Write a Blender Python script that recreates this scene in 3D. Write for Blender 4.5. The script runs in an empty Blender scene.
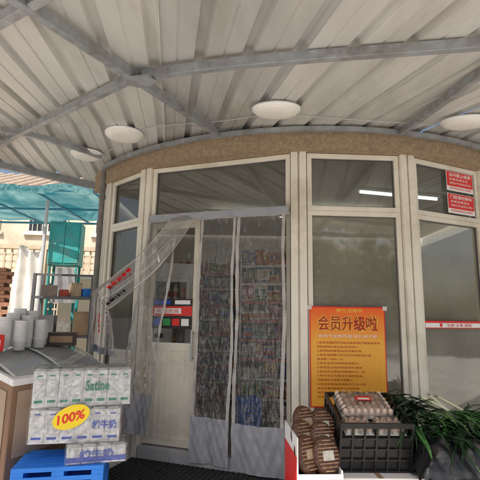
import bpy, math, random
from mathutils import Vector, Matrix
R = random.Random(7)
scene = bpy.context.scene
COL = scene.collection

# ------------------------------------------------------------------ materials
def mat(name, col, rough=0.6, metal=0.0, var=0.15, scale=6.0, bump=0.0, bscale=60.0, emis=None, estr=0, stretch=None, dirt=None, dirtamt=0.0, spec=0.5):
    m = bpy.data.materials.new(name); m.use_nodes = True
    nt = m.node_tree; N = nt.nodes; L = nt.links
    p = N["Principled BSDF"]
    p.inputs["Roughness"].default_value = rough
    p.inputs["Metallic"].default_value = metal
    p.inputs["Specular IOR Level"].default_value = spec
    tc = N.new("ShaderNodeTexCoord"); mp = N.new("ShaderNodeMapping")
    L.new(tc.outputs["Object"], mp.inputs[0])
    if stretch: mp.inputs["Scale"].default_value = stretch
    nz = N.new("ShaderNodeTexNoise"); nz.inputs["Scale"].default_value = scale; nz.inputs["Detail"].default_value = 6
    L.new(mp.outputs[0], nz.inputs["Vector"])
    cr = N.new("ShaderNodeValToRGB")
    cr.color_ramp.elements[0].position = 0.3; cr.color_ramp.elements[1].position = 0.7
    a = [max(0, c * (1 - var)) for c in col]; b = [min(1, c * (1 + var)) for c in col]
    cr.color_ramp.elements[0].color = (*a, 1); cr.color_ramp.elements[1].color = (*b, 1)
    L.new(nz.outputs["Fac"], cr.inputs[0])
    out = cr.outputs[0]
    if dirt:
        n2 = N.new("ShaderNodeTexNoise"); n2.inputs["Scale"].default_value = scale * 0.45; n2.inputs["Detail"].default_value = 9
        n2.inputs["Roughness"].default_value = 0.7
        L.new(mp.outputs[0], n2.inputs["Vector"])
        r2 = N.new("ShaderNodeValToRGB"); r2.color_ramp.elements[0].position = 0.48; r2.color_ramp.elements[1].position = 0.68
        r2.color_ramp.elements[1].color = (dirtamt, dirtamt, dirtamt, 1)
        L.new(n2.outputs["Fac"], r2.inputs[0])
        mx = N.new("ShaderNodeMixRGB"); mx.inputs[2].default_value = (*dirt, 1)
        L.new(r2.outputs[0], mx.inputs[0]); L.new(out, mx.inputs[1]); out = mx.outputs[0]
    L.new(out, p.inputs["Base Color"])
    if bump > 0:
        n3 = N.new("ShaderNodeTexNoise"); n3.inputs["Scale"].default_value = bscale; n3.inputs["Detail"].default_value = 4
        L.new(tc.outputs["Object"], n3.inputs["Vector"])
        bp = N.new("ShaderNodeBump"); bp.inputs["Strength"].default_value = bump; bp.inputs["Distance"].default_value = 0.01
        L.new(n3.outputs["Fac"], bp.inputs["Height"]); L.new(bp.outputs[0], p.inputs["Normal"])
    if emis:
        p.inputs["Emission Color"].default_value = (*emis, 1); p.inputs["Emission Strength"].default_value = estr
    return m

def glass(name, tint=(1, 1, 1), haze=0.06, hazecol=(.6, .58, .52), ior=1.5, rough=0.01, bump=0.0, bscale=3.0, hscale=4.0, stretch=(1, 1, 1)):
    m = bpy.data.materials.new(name); m.use_nodes = True
    nt = m.node_tree; N = nt.nodes; L = nt.links
    N.remove(N["Principled BSDF"]); o = N["Material Output"]
    tr = N.new("ShaderNodeBsdfTransparent"); tr.inputs[0].default_value = (*tint, 1)
    gl = N.new("ShaderNodeBsdfGlossy"); gl.inputs["Roughness"].default_value = rough
    df = N.new("ShaderNodeBsdfDiffuse"); df.inputs[0].default_value = (*hazecol, 1)
    tc = N.new("ShaderNodeTexCoord"); mp = N.new("ShaderNodeMapping"); mp.inputs["Scale"].default_value = stretch
    L.new(tc.outputs["Object"], mp.inputs[0])
    nz = N.new("ShaderNodeTexNoise"); nz.inputs["Scale"].default_value = hscale; nz.inputs["Detail"].default_value = 8
    L.new(mp.outputs[0], nz.inputs["Vector"])
    mr = N.new("ShaderNodeMapRange"); mr.inputs[1].default_value = 0.3; mr.inputs[2].default_value = 0.75
    mr.inputs[3].default_value = haze * 0.65; mr.inputs[4].default_value = haze * 1.4
    L.new(nz.outputs["Fac"], mr.inputs[0])
    m1 = N.new("ShaderNodeMixShader"); L.new(mr.outputs[0], m1.inputs[0]); L.new(tr.outputs[0], m1.inputs[1]); L.new(df.outputs[0], m1.inputs[2])
    fr = N.new("ShaderNodeFresnel"); fr.inputs[0].default_value = ior
    m2 = N.new("ShaderNodeMixShader"); L.new(fr.outputs[0], m2.inputs[0]); L.new(m1.outputs[0], m2.inputs[1]); L.new(gl.outputs[0], m2.inputs[2])
    if bump > 0:
        n3 = N.new("ShaderNodeTexNoise"); n3.inputs["Scale"].default_value = bscale; n3.inputs["Detail"].default_value = 2
        L.new(mp.outputs[0], n3.inputs["Vector"])
        bp = N.new("ShaderNodeBump"); bp.inputs["Strength"].default_value = bump; bp.inputs["Distance"].default_value = 0.05
        L.new(n3.outputs["Fac"], bp.inputs["Height"]); L.new(bp.outputs[0], gl.inputs["Normal"]); L.new(bp.outputs[0], fr.inputs["Normal"])
    L.new(m2.outputs[0], o.inputs[0])
    return m

M = {}
M['alu'] = mat('cream_white_aluminium', (.86, .81, .70), .4, var=.06, scale=3, dirt=(.46, .39, .28), dirtamt=.6, bump=.06)
M['stucco'] = mat('rough_brown_stucco', (.38, .28, .18), .95, var=.22, scale=30, bump=1.0, bscale=70, dirt=(.25, .18, .12), dirtamt=.5)
M['roof'] = mat('galvanised_roof_sheet', (.68, .67, .64), .40, metal=.2, var=.08, scale=1.6, stretch=(3, .5, 1), dirt=(.42, .39, .33), dirtamt=.6)
M['roof2'] = mat('weathered_roof_sheet', (.55, .54, .52), .40, metal=.2, var=.10, scale=2.0, stretch=(3, .5, 1), dirt=(.34, .31, .26), dirtamt=.65)
M['tube'] = mat('galvanised_tube', (.36, .38, .40), .38, metal=.35, var=.18, scale=12, dirt=(.16, .12, .09), dirtamt=.6)
M['lamp'] = mat('white_lamp_plastic', (.9, .87, .81), .35, var=.04, scale=4, dirt=(.6, .54, .44), dirtamt=.3)
M['glass'] = glass('window_glass', (.86, .9, .86), .09, (.62, .60, .48), ior=2.0, bump=.06, bscale=1.5)
M['glassd'] = glass('door_glass', (.94, .95, .94), .03, ior=1.5)
M['glassr'] = glass('dust_reflection_haze_glass', (.85, .86, .80), .27, (.72, .68, .52), ior=2.5, rough=.045, bump=.10, bscale=1.3, hscale=1.6)  # olive haze colour paints in pale outdoor reflections along with dust
M['plastic'] = glass('clear_curtain_vinyl', (.98, .98, .98), .045, (.85, .85, .84), ior=1.75, rough=.02, bump=1.0, bscale=9, hscale=11, stretch=(2.4, 2.4, .5))
M['milky'] = glass('printed_curtain_vinyl', (.95, .95, .95), .24, (.9, .88, .86), ior=1.9, rough=.03, bump=1.0, bscale=8, hscale=5)
M['curtgrey'] = mat('grey_curtain_band', (.37, .39, .44), .45, var=.12, scale=9, bump=.3, bscale=12, dirt=(.26, .26, .28), dirtamt=.4)
M['curtedge'] = mat('grey_curtain_edge', (.50, .48, .46), .5, var=.1)
M['wallin'] = mat('interior_wall', (.74, .71, .64), .8, var=.05)
M['floorin'] = mat('interior_floor', (.45, .42, .38), .4, var=.1)
M['conc'] = mat('concrete_pavement', (.58, .55, .50), .85, var=.12, scale=2.2, bump=.4, bscale=40, dirt=(.42, .4, .36), dirtamt=.5)
M['asph'] = mat('asphalt', (.08, .08, .08), .9, var=.3, scale=3, bump=.5, bscale=80)
M['black'] = mat('black_plastic', (.014, .014, .015), .4, var=.3, scale=15)
M['bag'] = mat('black_bag_film', (.02, .02, .022), .28, var=.3, scale=15, bump=.5, bscale=25)
M['rubber'] = mat('black_rubber', (.025, .025, .025), .8, var=.4, scale=20, bump=.5, bscale=90)
M['white'] = mat('white_gloss', (.95, .95, .94), .35, var=.02)
M['paper'] = mat('white_paper', (.93, .93, .92), .45, var=.02)
M['red'] = mat('red_print', (.8, .03, .025), .4, var=.08)
M['darkred'] = mat('dark_red_print', (.42, .015, .01), .4, var=.08)
M['softred'] = mat('soft_red_print', (.55, .06, .015), .4, var=.05)
M['yellow'] = mat('yellow_print', (1, .66, .08), .45, var=.03, scale=3)
M['gold'] = mat('gold_print', (.98, .72, .02), .4, var=.02)
M['blue'] = mat('blue_print', (.03, .10, .62), .4, var=.1)
M['bluepl'] = mat('blue_crate_plastic', (.02, .22, .8), .4, var=.12)
M['teal'] = mat('teal_paint', (.03, .36, .36), .5, var=.2, dirt=(.2, .25, .2), dirtamt=.6)
M['tealprint'] = mat('green_teal_print', (.02, .34, .20), .4, var=.1)
M['green'] = mat('green_print', (.04, .38, .1), .4, var=.1)
M['ink'] = mat('dark_ink', (.03, .03, .03), .6)
M['wood'] = mat('brown_freezer_edging', (.26, .15, .09), .35, var=.12, scale=2, dirt=(.16, .1, .07), dirtamt=.4)
M['taupe'] = mat('taupe_freezer_panel', (.42, .31, .23), .35, var=.06, scale=2, dirt=(.28, .21, .16), dirtamt=.4)
M['dgrey'] = mat('dark_grey_trim', (.10, .10, .11), .45, var=.15)
M['pipe'] = mat('weathered_pipe_plastic', (.22, .21, .20), .5, var=.2, dirt=(.12, .1, .08), dirtamt=.5)
M['grey'] = mat('grey_trim', (.5, .51, .52), .4, var=.1)
M['silver'] = mat('silver_trim', (.84, .84, .83), .35, var=.05)
M['lidglass'] = glass('freezer_lid_glass', (.9, .94, .95), .45, (.82, .86, .88), ior=1.9, rough=.06, hscale=.4)
M['card'] = mat('brown_cardboard', (.4, .28, .17), .8, var=.15, scale=8)
M['darkcard'] = mat('dark_brown_carton', (.08, .06, .05), .7, var=.2)
M['egg'] = mat('egg_shell', (.88, .68, .55), .5, var=.10, scale=3)
M['eggtray'] = mat('clear_plastic_tray', (.86, .86, .83), .4, var=.05)
M['wrap'] = glass('cling_wrap', (.99, .99, .99), .06, (.95, .95, .95), ior=1.5, rough=.04, bump=.6, bscale=16, hscale=16)
M['leekw'] = mat('leek_white', (.80, .82, .58), .5, var=.10, scale=14, stretch=(6, 6, 1))
M['leekg'] = mat('leek_green', (.07, .20, .05), .42, var=.4, scale=12, stretch=(6, 6, 1))
M['dgreen'] = mat('dark_leaf_green', (.02, .058, .022), .42, var=.4, scale=14)
M['brown'] = mat('dark_brown_snack', (.11, .05, .03), .4, var=.5, scale=34, bump=.6)
M['stripe'] = mat('tan_stripe', (.40, .24, .13), .5, var=.3, scale=30)
M['cream'] = mat('cream_wall', (.70, .58, .44), .85, var=.12, scale=2, dirt=(.42, .33, .24), dirtamt=.7, bump=.2)
M['cream2'] = mat('pale_wall', (.64, .61, .52), .85, var=.1, scale=1.5, dirt=(.42, .38, .3), dirtamt=.6)
M['fence'] = mat('tan_fence_tile', (.56, .45, .31), .7, var=.15)
M['win'] = mat('dark_window', (.03, .035, .04), .12, var=.2)
M['brick'] = mat('red_brick', (.36, .17, .1), .9, var=.3, scale=30)
M['tile'] = mat('roof_tile', (.42, .33, .25), .8, var=.3, scale=10)
M['bark'] = mat('bark', (.09, .065, .045), .9, var=.3, scale=14, bump=.6)
M['leafa'] = mat('leaf_light', (.12, .19, .04), .6, var=.4, scale=3)
M['leafb'] = mat('leaf_dark', (.05, .11, .03), .6, var=.4, scale=3)
M['bluetube'] = mat('blue_tube', (.04, .26, .38), .45, var=.1)
M['cloth'] = mat('white_cloth', (.74, .71, .66), .85, var=.15, scale=5)
M['greycloth'] = mat('grey_cloth', (.3, .3, .31), .85, var=.2, scale=5)
M['tube_on'] = mat('lit_fluorescent_tube', (.9, .9, .9), .4, emis=(.95, 1, 1), estr=2)
M['tube_fill'] = mat('hidden_fill_tube', (.9, .9, .9), .4, emis=(1, .96, .88), estr=9)  # strong emission for the added, unseen tubes that brighten the interior
M['milkfilm'] = glass('milk_wrap_film', (1, 1, 1), .07, (.98, .98, .98), ior=1.45, rough=.05, bump=.9, bscale=12, hscale=10)
mg = bpy.data.materials.new('orange_gradient_print'); mg.use_nodes = True
nt = mg.node_tree; N = nt.nodes; L = nt.links
tc = N.new("ShaderNodeTexCoord"); sp = N.new("ShaderNodeSeparateXYZ"); mr = N.new("ShaderNodeMapRange"); mr.inputs[1].default_value = 0; mr.inputs[2].default_value = .885
cr = N.new("ShaderNodeValToRGB"); cr.color_ramp.elements[0].color = (1, .44, .05, 1); cr.color_ramp.elements[1].color = (.92, .11, .01, 1)
e_ = cr.color_ramp.elements.new(.6); e_.color = (1, .48, .06, 1)
L.new(tc.outputs["Object"], sp.inputs[0]); L.new(sp.outputs[2], mr.inputs[0]); L.new(mr.outputs[0], cr.inputs[0]); L.new(cr.outputs[0], N["Principled BSDF"].inputs["Base Color"]); N["Principled BSDF"].inputs["Roughness"].default_value = .45
M['orange'] = mg
ma = bpy.data.materials.new('teal_tarpaulin'); ma.use_nodes = True
nt = ma.node_tree; N = nt.nodes; L = nt.links; N.remove(N["Principled BSDF"])
d = N.new("ShaderNodeBsdfDiffuse"); t = N.new("ShaderNodeBsdfTranslucent"); mx = N.new("ShaderNodeMixShader")
nz = N.new("ShaderNodeTexNoise"); nz.inputs["Scale"].default_value = 3.5; nz.inputs["Detail"].default_value = 6; cr = N.new("ShaderNodeValToRGB")
cr.color_ramp.elements[0].position = .35; cr.color_ramp.elements[1].position = .65
cr.color_ramp.elements[0].color = (.04, .2, .23, 1); cr.color_ramp.elements[1].color = (.26, .46, .46, 1)
L.new(nz.outputs[0], cr.inputs[0]); L.new(cr.outputs[0], d.inputs[0]); L.new(cr.outputs[0], t.inputs[0])
mx.inputs[0].default_value = .45; L.new(d.outputs[0], mx.inputs[1]); L.new(t.outputs[0], mx.inputs[2]); L.new(mx.outputs[0], N["Material Output"].inputs[0])
M['tarp'] = ma

# ------------------------------------------------------------------ mesh builder
class MB:
    def __init__(s): s.v = []; s.f = []; s.m = []; s.sm = []
    def add(s, vs, fs, mi=0, T=None, smooth=False):
        o = len(s.v)
        for p in vs:
            p = Vector(p)
            if T is not None: p = T @ p
            s.v.append(p)
        for f in fs: s.f.append([o + i for i in f]); s.m.append(mi); s.sm.append(smooth)
        return s
    def box(s, x0, x1, y0, y1, z0, z1, mi=0, T=None):
        vs = [(x0, y0, z0), (x1, y0, z0), (x1, y1, z0), (x0, y1, z0), (x0, y0, z1), (x1, y0, z1), (x1, y1, z1), (x0, y1, z1)]
        return s.add(vs, [(0, 3, 2, 1), (4, 5, 6, 7), (0, 1, 5, 4), (1, 2, 6, 5), (2, 3, 7, 6), (3, 0, 4, 7)], mi, T)
    def cyl(s, p0, p1, r0, r1=None, n=12, mi=0, T=None, cap=True, smooth=True):
        p0 = Vector(p0); p1 = Vector(p1); r1 = r0 if r1 is None else r1
        d = (p1 - p0).normalized(); a = d.orthogonal().normalized(); b = d.cross(a)
        vs = []
        for p, r in ((p0, r0), (p1, r1)):
            for i in range(n):
                t = 2 * math.pi * i / n; vs.append(p + a * math.cos(t) * r + b * math.sin(t) * r)
        s.add(vs, [(i, (i + 1) % n, n + (i + 1) % n, n + i) for i in range(n)], mi, T, smooth)
        if cap:
            s.add(vs[:n], [tuple(range(n))[::-1]], mi, T); s.add(vs[n:], [tuple(range(n))], mi, T)
        return s
    def lathe(s, prof, n=20, mi=0, T=None, smooth=True):
        vs = []; fs = []
        for (r, z) in prof:
            for i in range(n):
                t = 2 * math.pi * i / n; vs.append((r * math.cos(t), r * math.sin(t), z))
        for k in range(len(prof) - 1):
            for i in range(n):
                j = (i + 1) % n
                fs.append((k * n + i, k * n + j, (k + 1) * n + j, (k + 1) * n + i))
        return s.add(vs, fs, mi, T, smooth)
    def sqtube(s, p0, p1, w, h, mi=0):
        p0 = Vector(p0); p1 = Vector(p1); d = (p1 - p0).normalized()
        a = d.cross(Vector((0, 0, 1))).normalized(); b = a.cross(d)
        vs = [p + a * i * w / 2 + b * j * h / 2 for p in (p0, p1) for i, j in ((-1, -1), (1, -1), (1, 1), (-1, 1))]
        return s.add(vs, [(0, 3, 2, 1), (4, 5, 6, 7), (0, 1, 5, 4), (1, 2, 6, 5), (2, 3, 7, 6), (3, 0, 4, 7)], mi)
    def sweep(s, pts, w, h, mi=0):
        P = [Vector(p) for p in pts]; n = len(P); vs = []
        for i, p in enumerate(P):
            d = (P[min(n - 1, i + 1)] - P[max(0, i - 1)]).normalized()
            a = d.cross(Vector((0, 0, 1))).normalized(); b = a.cross(d)
            vs += [p + a * q * w / 2 + b * j * h / 2 for q, j in ((-1, -1), (1, -1), (1, 1), (-1, 1))]
        fs = [(i * 4 + k, i * 4 + (k + 1) % 4, (i + 1) * 4 + (k + 1) % 4, (i + 1) * 4 + k) for i in range(n - 1) for k in range(4)]
        fs += [(3, 2, 1, 0), tuple((n - 1) * 4 + k for k in range(4))]
        return s.add(vs, fs, mi)
    def grid(s, fn, nu, nv, mi=0, mf=None, smooth=True):
        o = len(s.v)
        for j in range(nv + 1):
            for i in range(nu + 1): s.v.append(Vector(fn(i / nu, j / nv)))
        for j in range(nv):
            for i in range(nu):
                a = o + j * (nu + 1) + i
                s.f.append([a, a + 1, a + nu + 2, a + nu + 1])
                s.m.append(mf((i + .5) / nu, (j + .5) / nv) if mf else mi); s.sm.append(smooth)
        return s
    def mesh(s, name, mats):
        me = bpy.data.meshes.new(name); me.from_pydata([tuple(p) for p in s.v], [], s.f)
        for m in mats: me.materials.append(M[m] if isinstance(m, str) else m)
        for i, p in enumerate(me.polygons): p.material_index = s.m[i]; p.use_smooth = s.sm[i]
        me.update(); return me
    def obj(s, name, mats, parent=None, bevel=0, label=None, loc=None, rot=None, sol=0):
        ob = bpy.data.objects.new(name, s.mesh(name, mats)); COL.objects.link(ob)
        if parent: ob.parent = parent
        if loc: ob.location = loc
        if rot: ob.rotation_euler = rot
        if sol:
            md = ob.modifiers.new('s', 'SOLIDIFY'); md.thickness = sol
        if bevel:
            md = ob.modifiers.new('b', 'BEVEL'); md.width = bevel; md.segments = 2; md.limit_method = 'ANGLE'
        if label: ob["label"] = label
        return ob

def tag(o, label, cat, group=None):
    o["label"] = label; o["category"] = cat
    if group: o["group"] = group
    return o
def thing(name, label, cat, loc=(0, 0, 0), rot=(0, 0, 0), group=None):
    e = bpy.data.objects.new(name, None); e.empty_display_size = .1; COL.objects.link(e)
    e.location = loc; e.rotation_euler = rot
    return tag(e, label, cat, group)

def text(parent, body, w, h, m, pos, xa=(1, 0, 0), ya=(0, 0, 1), name='lettering', bold=0.0):
    cu = bpy.data.curves.new('t', 'FONT'); cu.body = body; cu.size = 1; cu.offset = bold; cu.resolution_u = 3
    to = bpy.data.objects.new('t', cu); COL.objects.link(to)
    dg = bpy.context.evaluated_depsgraph_get(); dg.update()
    me = bpy.data.meshes.new_from_object(to.evaluated_get(dg))
    bpy.data.objects.remove(to)
    if not len(me.vertices): return None
    xs = [v.co.x for v in me.vertices]; ys = [v.co.y for v in me.vertices]
    x0, x1, y0, y1 = min(xs), max(xs), min(ys), max(ys)
    sx = w / max(1e-4, x1 - x0); sy = h / max(1e-4, y1 - y0)
    X = Vector(xa).normalized(); Y = Vector(ya).normalized(); P = Vector(pos)
    for v in me.vertices:
        v.co = P + X * ((v.co.x - (x0 + x1) / 2) * sx) + Y * ((v.co.y - (y0 + y1) / 2) * sy)
    me.materials.clear(); me.materials.append(M[m])
    ob = bpy.data.objects.new(name, me); COL.objects.link(ob); ob.parent = parent
    return ob

# ------------------------------------------------------------------ facade geometry
V = [(-1.60, 5.15), (-1.03, 4.60), (.56, 4.02), (1.62, 4.06), (2.60, 4.50), (3.45, 5.35), (3.9, 6.5)]
V = [Vector((a, b, 0)) for a, b in V]
def F(i):
    o = V[i]; t = (V[i + 1] - V[i]); ln = t.length; t.normalize(); n = t.cross(Vector((0, 0, 1)))
    return o, t, n, ln
def FT(i, off=0):
    o, t, n, ln = F(i); o = o + n * off
    return Matrix(((t.x, -n.x, 0, o.x), (t.y, -n.y, 0, o.y), (0, 0, 1, 0), (0, 0, 0, 1)))

shop = thing('shop_building', 'single-storey corner shop with curved front of white framed windows', 'shop')
CX, CY = .9, 7.2
b = MB()
angs = [math.radians(a) for a in range(-150, -15, 3)]
def arcring(b, ro, ri, z0, z1, mi=0):
    n = len(angs); vs = []
    for a in angs:
        c, s_ = math.cos(a), math.sin(a)
        vs += [(CX + ro * c, CY + ro * s_, z0), (CX + ro * c, CY + ro * s_, z1), (CX + ri * c, CY + ri * s_, z1), (CX + ri * c, CY + ri * s_, z0)]
    fs = []
    for i in range(n - 1):
        for k in range(4):
            fs.append((i * 4 + k, (i + 1) * 4 + k, (i + 1) * 4 + (k + 1) % 4, i * 4 + (k + 1) % 4))
    fs += [(0, 1, 2, 3), ((n - 1) * 4 + 3, (n - 1) * 4 + 2, (n - 1) * 4 + 1, (n - 1) * 4)]
    b.add(vs, fs, mi)
arcring(b, 3.30, 3.02, 2.985, 3.219)
b.obj('fascia_beam', ['stucco'], shop)
poly = [V[0], V[1], V[2], V[3], V[4], V[5], V[6], Vector((3.9, 9, 0)), Vector((-1.95, 9, 0)), Vector((-1.95, 6.1, 0))]
def slab(pts, z0, z1):
    n = len(pts); vs = [(p.x, p.y, z0) for p in pts] + [(p.x, p.y, z1) for p in pts]
    return vs, [tuple(range(n))[::-1], tuple(range(n, 2 * n))] + [(i, (i + 1) % n, n + (i + 1) % n, n + i) for i in range(n)]
inner = [Vector((CX, 6.6, 0)) + (p - Vector((CX, 6.6, 0))) * .955 for p in poly]
b = MB(); b.add(*slab(inner, 3.06, 3.18)); b.obj('roof_slab', ['wallin'], shop)
b = MB(); b.add(*slab(inner, .002, .12)); b.obj('shop_floor', ['floorin'], shop)
pp = [V[6], Vector((3.9, 9, 0)), Vector((-1.95, 9, 0)), Vector((-1.95, 6.1, 0)), V[0]]
b = MB()
for p, q in zip(pp, pp[1:]): b.sqtube((p.x, p.y, 1.6), (q.x, q.y, 1.6), .12, 3.2)
b.obj('rear_wall', ['wallin'], shop)
for i in (0, 2, 3, 4, 5):
    o, t, n, ln = F(i); b = MB(); b.box(0, ln, -.05, .08, 0, .40, T=FT(i)); b.obj('base_wall', ['cream2'], shop)
def post(p, w, dpt, n):
    t = Vector((0, 0, 1)).cross(n).normalized()
    T = Matrix(((t.x, n.x, 0, p.x), (t.y, n.y, 0, p.y), (0, 0, 1, 0), (0, 0, 0, 1)))
    b = MB()
    b.box(-w / 2, -.008, -dpt, .045, 0.0, 3.0, T=T); b.box(.008, w / 2, -dpt, .045, 0.0, 3.0, T=T); b.box(-.008, .008, -dpt, .015, 0, 3.0, T=T)
    b.obj('mullion', ['alu'], shop, bevel=.004)
for i in range(7):
    if i == 0: n = F(0)[2]
    elif i == 6: n = F(5)[2]
    else: n = (F(i - 1)[2] + F(i)[2]).normalized()
    post(V[i], .15 if i not in (0,) else .1, .07, n)
ZT0, ZT1, ZTOP = 2.385, 2.455, 2.98
def window(i, z0, z1, gm):
    o, t, n, ln = F(i); a = .078; c = ln - .078; w = .045; T = FT(i)
    b = MB()
    b.box(a, c, -.03, .05, z0, z0 + w, T=T); b.box(a, c, -.03, .05, z1 - w, z1, T=T)
    b.box(a, a + w, -.028, .05, z0 + w, z1 - w, T=T); b.box(c - w, c, -.028, .05, z0 + w, z1 - w, T=T)
    fr = b.obj('window', ['alu'], shop, bevel=.003)
    g = MB(); g.grid(lambda u, v: T @ Vector((a + w + (c - a - 2 * w) * u, .012, z0 + w + (z1 - z0 - 2 * w) * v)), 1, 1, smooth=False)
    g.obj('glass_pane', [gm], fr)
    g = MB()
    q = .006
    g.box(a + w, a + w + q, -.004, .011, z0 + w, z1 - w, T=T); g.box(c - w - q, c - w, -.004, .011, z0 + w, z1 - w, T=T); g.box(a + w + q, c - w - q, -.004, .011, z0 + w, z0 + w + q, T=T); g.box(a + w + q, c - w - q, -.004, .011, z1 - w - q, z1 - w, T=T)
    g.obj('rubber_seal', ['dgrey'], fr)
    return fr
for i in (0, 2, 3, 4, 5):
    window(i, .402, ZT0 + .02, 'glass' if i in (0,) else 'glassr')
for i in range(6):
    window(i, ZT0 + .022, ZTOP, 'glass')
def leaf(i, s0, s1, T, name, lab):
    b = MB(); w = .06
    b.box(s0, s0 + w, 0, .04, .14, 2.37, T=T); b.box(s1 - w, s1, 0, .04, .14, 2.37, T=T)
    b.box(s0 + w, s1 - w, .001, .039, .14, .22, T=T); b.box(s0 + w, s1 - w, .001, .039, 2.3, 2.37, T=T); b.box(s0 + w, s1 - w, .001, .039, 1.04, 1.12, T=T)
    d = b.obj('door', ['alu'], shop, bevel=.003, label=lab)
    g = MB(); g.box(s0 + w, s1 - w, .012, .028, .22, 1.04, T=T)
    k = 7
    for j in range(1, k):
        x = s0 + w + (s1 - s0 - 2 * w) * j / k; g.box(x - .004, x + .004, .006, .0118, .22, 1.04, T=T)
    g.obj('lower_panel', ['alu'], d)
    g = MB(); g.grid(lambda u, v: T @ Vector((s0 + w + (s1 - s0 - 2 * w) * u, .02, 1.12 + 1.18 * v)), 1, 1, smooth=False); g.obj('glass_pane', ['glassd'], d)
    g = MB(); g.cyl((s1 - .03, -.05, .95), (s1 - .03, -.05, 1.25), .012, T=T); g.cyl((s1 - .03, -.05, .98), (s1 - .03, 0, .98), .008, T=T); g.cyl((s1 - .03, -.05, 1.22), (s1 - .03, 0, 1.22), .008, T=T)
    g.obj('handle', ['grey'], d)
    return d
T1 = FT(1)
leaf(1, .085, .655, T1, 'door', 'closed white door leaf with glass above ribbed panel')
o1, t1, n1, l1 = F(1)
hinge = o1 + t1 * (l1 - .1) - n1 * .06
xd = (-n1); yd = Vector((-xd.y, xd.x, 0))
T2 = Matrix(((xd.x, yd.x, 0, hinge.x), (xd.y, yd.y, 0, hinge.y), (0, 0, 1, 0), (0, 0, 0, 1)))
leaf(1, 0.0, .72, T2, 'door', 'white door leaf standing open inward')
b = MB(); b.box(.08, l1 - .08, -.03, .07, ZT0 - .015, ZT0 + .02, T=T1); b.obj('door_head', ['alu'], shop, bevel=.003)
b = MB(); b.box(.08, l1 - .08, -.06, .1, 0.0, .125, T=T1); b.obj('door_sill', ['grey'], shop, bevel=.003)

def fsign(i, s0, s1, z0, z1, off, name, lab, cat, m, rot=None):
    o, t, n, ln = F(i); c = o + t * (s0 + s1) / 2 + n * off
    e = thing(name, lab, cat, (c.x, c.y, z0), (0, 0, math.atan2(t.y, t.x)))
    w = s1 - s0; h = z1 - z0
    b = MB(); b.box(-w / 2, w / 2, -.0015, .0015, 0, h); b.obj('sheet', [m], e)
    return e, w, h
def patch(e, x0, x1, z0, z1, m, y=-.004, name='printed_patch'):
    b = MB(); b.box(x0, x1, y, y + .0015, z0, z1); return b.obj(name, [m], e)
e, w, h = fsign(1, .15, .60, 1.49, 1.56, .012, 'door_sticker', 'blue and white notice stuck on shop door glass', 'sticker', 'ink')
patch(e, -w / 2 + .02, -.02, .015, .055, 'blue'); patch(e, .03, w / 2 - .02, .015, .055, 'paper')
e, w, h = fsign(1, .15, .60, 1.39, 1.485, .012, 'door_sticker', 'red and white strip sign on shop door glass', 'sticker', 'red')
patch(e, -w / 2 + .02, w / 2 - .12, .02, .075, 'paper'); text(e, '欢迎光临', .26, .04, 'red', (-.05, -.006, .048))
e, w, h = fsign(1, .15, .60, 1.26, 1.385, .012, 'door_sticker', 'black sticker with payment marks on shop door glass', 'sticker', 'ink')
for k, c in enumerate(('blue', 'green', 'red', 'paper')): patch(e, -w / 2 + .02 + k * .105, -w / 2 + .105 + k * .105, .03, .10, c)

# ------------------------------------------------------------------ strip curtain
cur = thing('strip_curtain', 'clear plastic curtain with grey bottom bands hanging over shop door', 'curtain')
b = MB(); b.box(.08, l1 - .08, -.075, -.035, ZT0 + .02, ZT0 + .06, T=T1); b.obj('curtain_rail', ['grey'], cur, bevel=.003)
b = MB(); b.grid(lambda u, v: tuple(T1 @ Vector((.085 + (l1 - .17) * u, -.083 - .006 * math.sin(u * 40), ZT0 - .02 + .07 * v + .006 * math.sin(u * 23)))), 60, 4); b.obj('header_band', ['curtgrey'], cur)
def mf(u, v): return 2 if v < .17 else (1 if (u < .07 or u > .93 or v > .975) else 0)
def hang(s0, s1, bs0, bs1, z0, out0, amp, ph, seed):
    def fn(u, v):
        k = (1 - v); sT = s0 + (s1 - s0) * u; sB = bs0 + (bs1 - bs0) * u
        s_ = sT * v + sB * k + .008 * math.sin(v * 11 + seed)
        cr_ = .5 * math.sin(u * 17 + v * 9 + seed) * .6 + .30 * math.sin(v * 34 + u * 11 + seed * 2) * math.sin(u * 9 + seed) + .22 * math.sin(v * 61 - u * 29) + .16 * math.sin(v * 93 + u * 37 + seed)
        off = .06 + out0 * k ** 1.5 + amp * (math.sin(u * 7 + ph + v * 2.2) * (.4 + .6 * k) + cr_)
        p = o1 + t1 * s_ + n1 * off; return (p.x, p.y, z0 + (ZT0 + .03 - z0) * v)
    return fn
for (s0, s1, c0, c1, z0, out, amp, ph) in ((.09, .43, -.12, .26, .27, .16, .020, 0), (.685, 1.065, .67, 1.06, .06, .04, .017, 1.5), (1.085, 1.58, 1.07, 1.565, .03, .04, .020, 4)):
    b = MB(); b.grid(hang(s0, s1, c0, c1, z0, out, amp, ph, ph * 2), 44, 130, mf=mf); b.obj('curtain_panel', ['plastic', 'curtedge', 'curtgrey'], cur)
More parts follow.
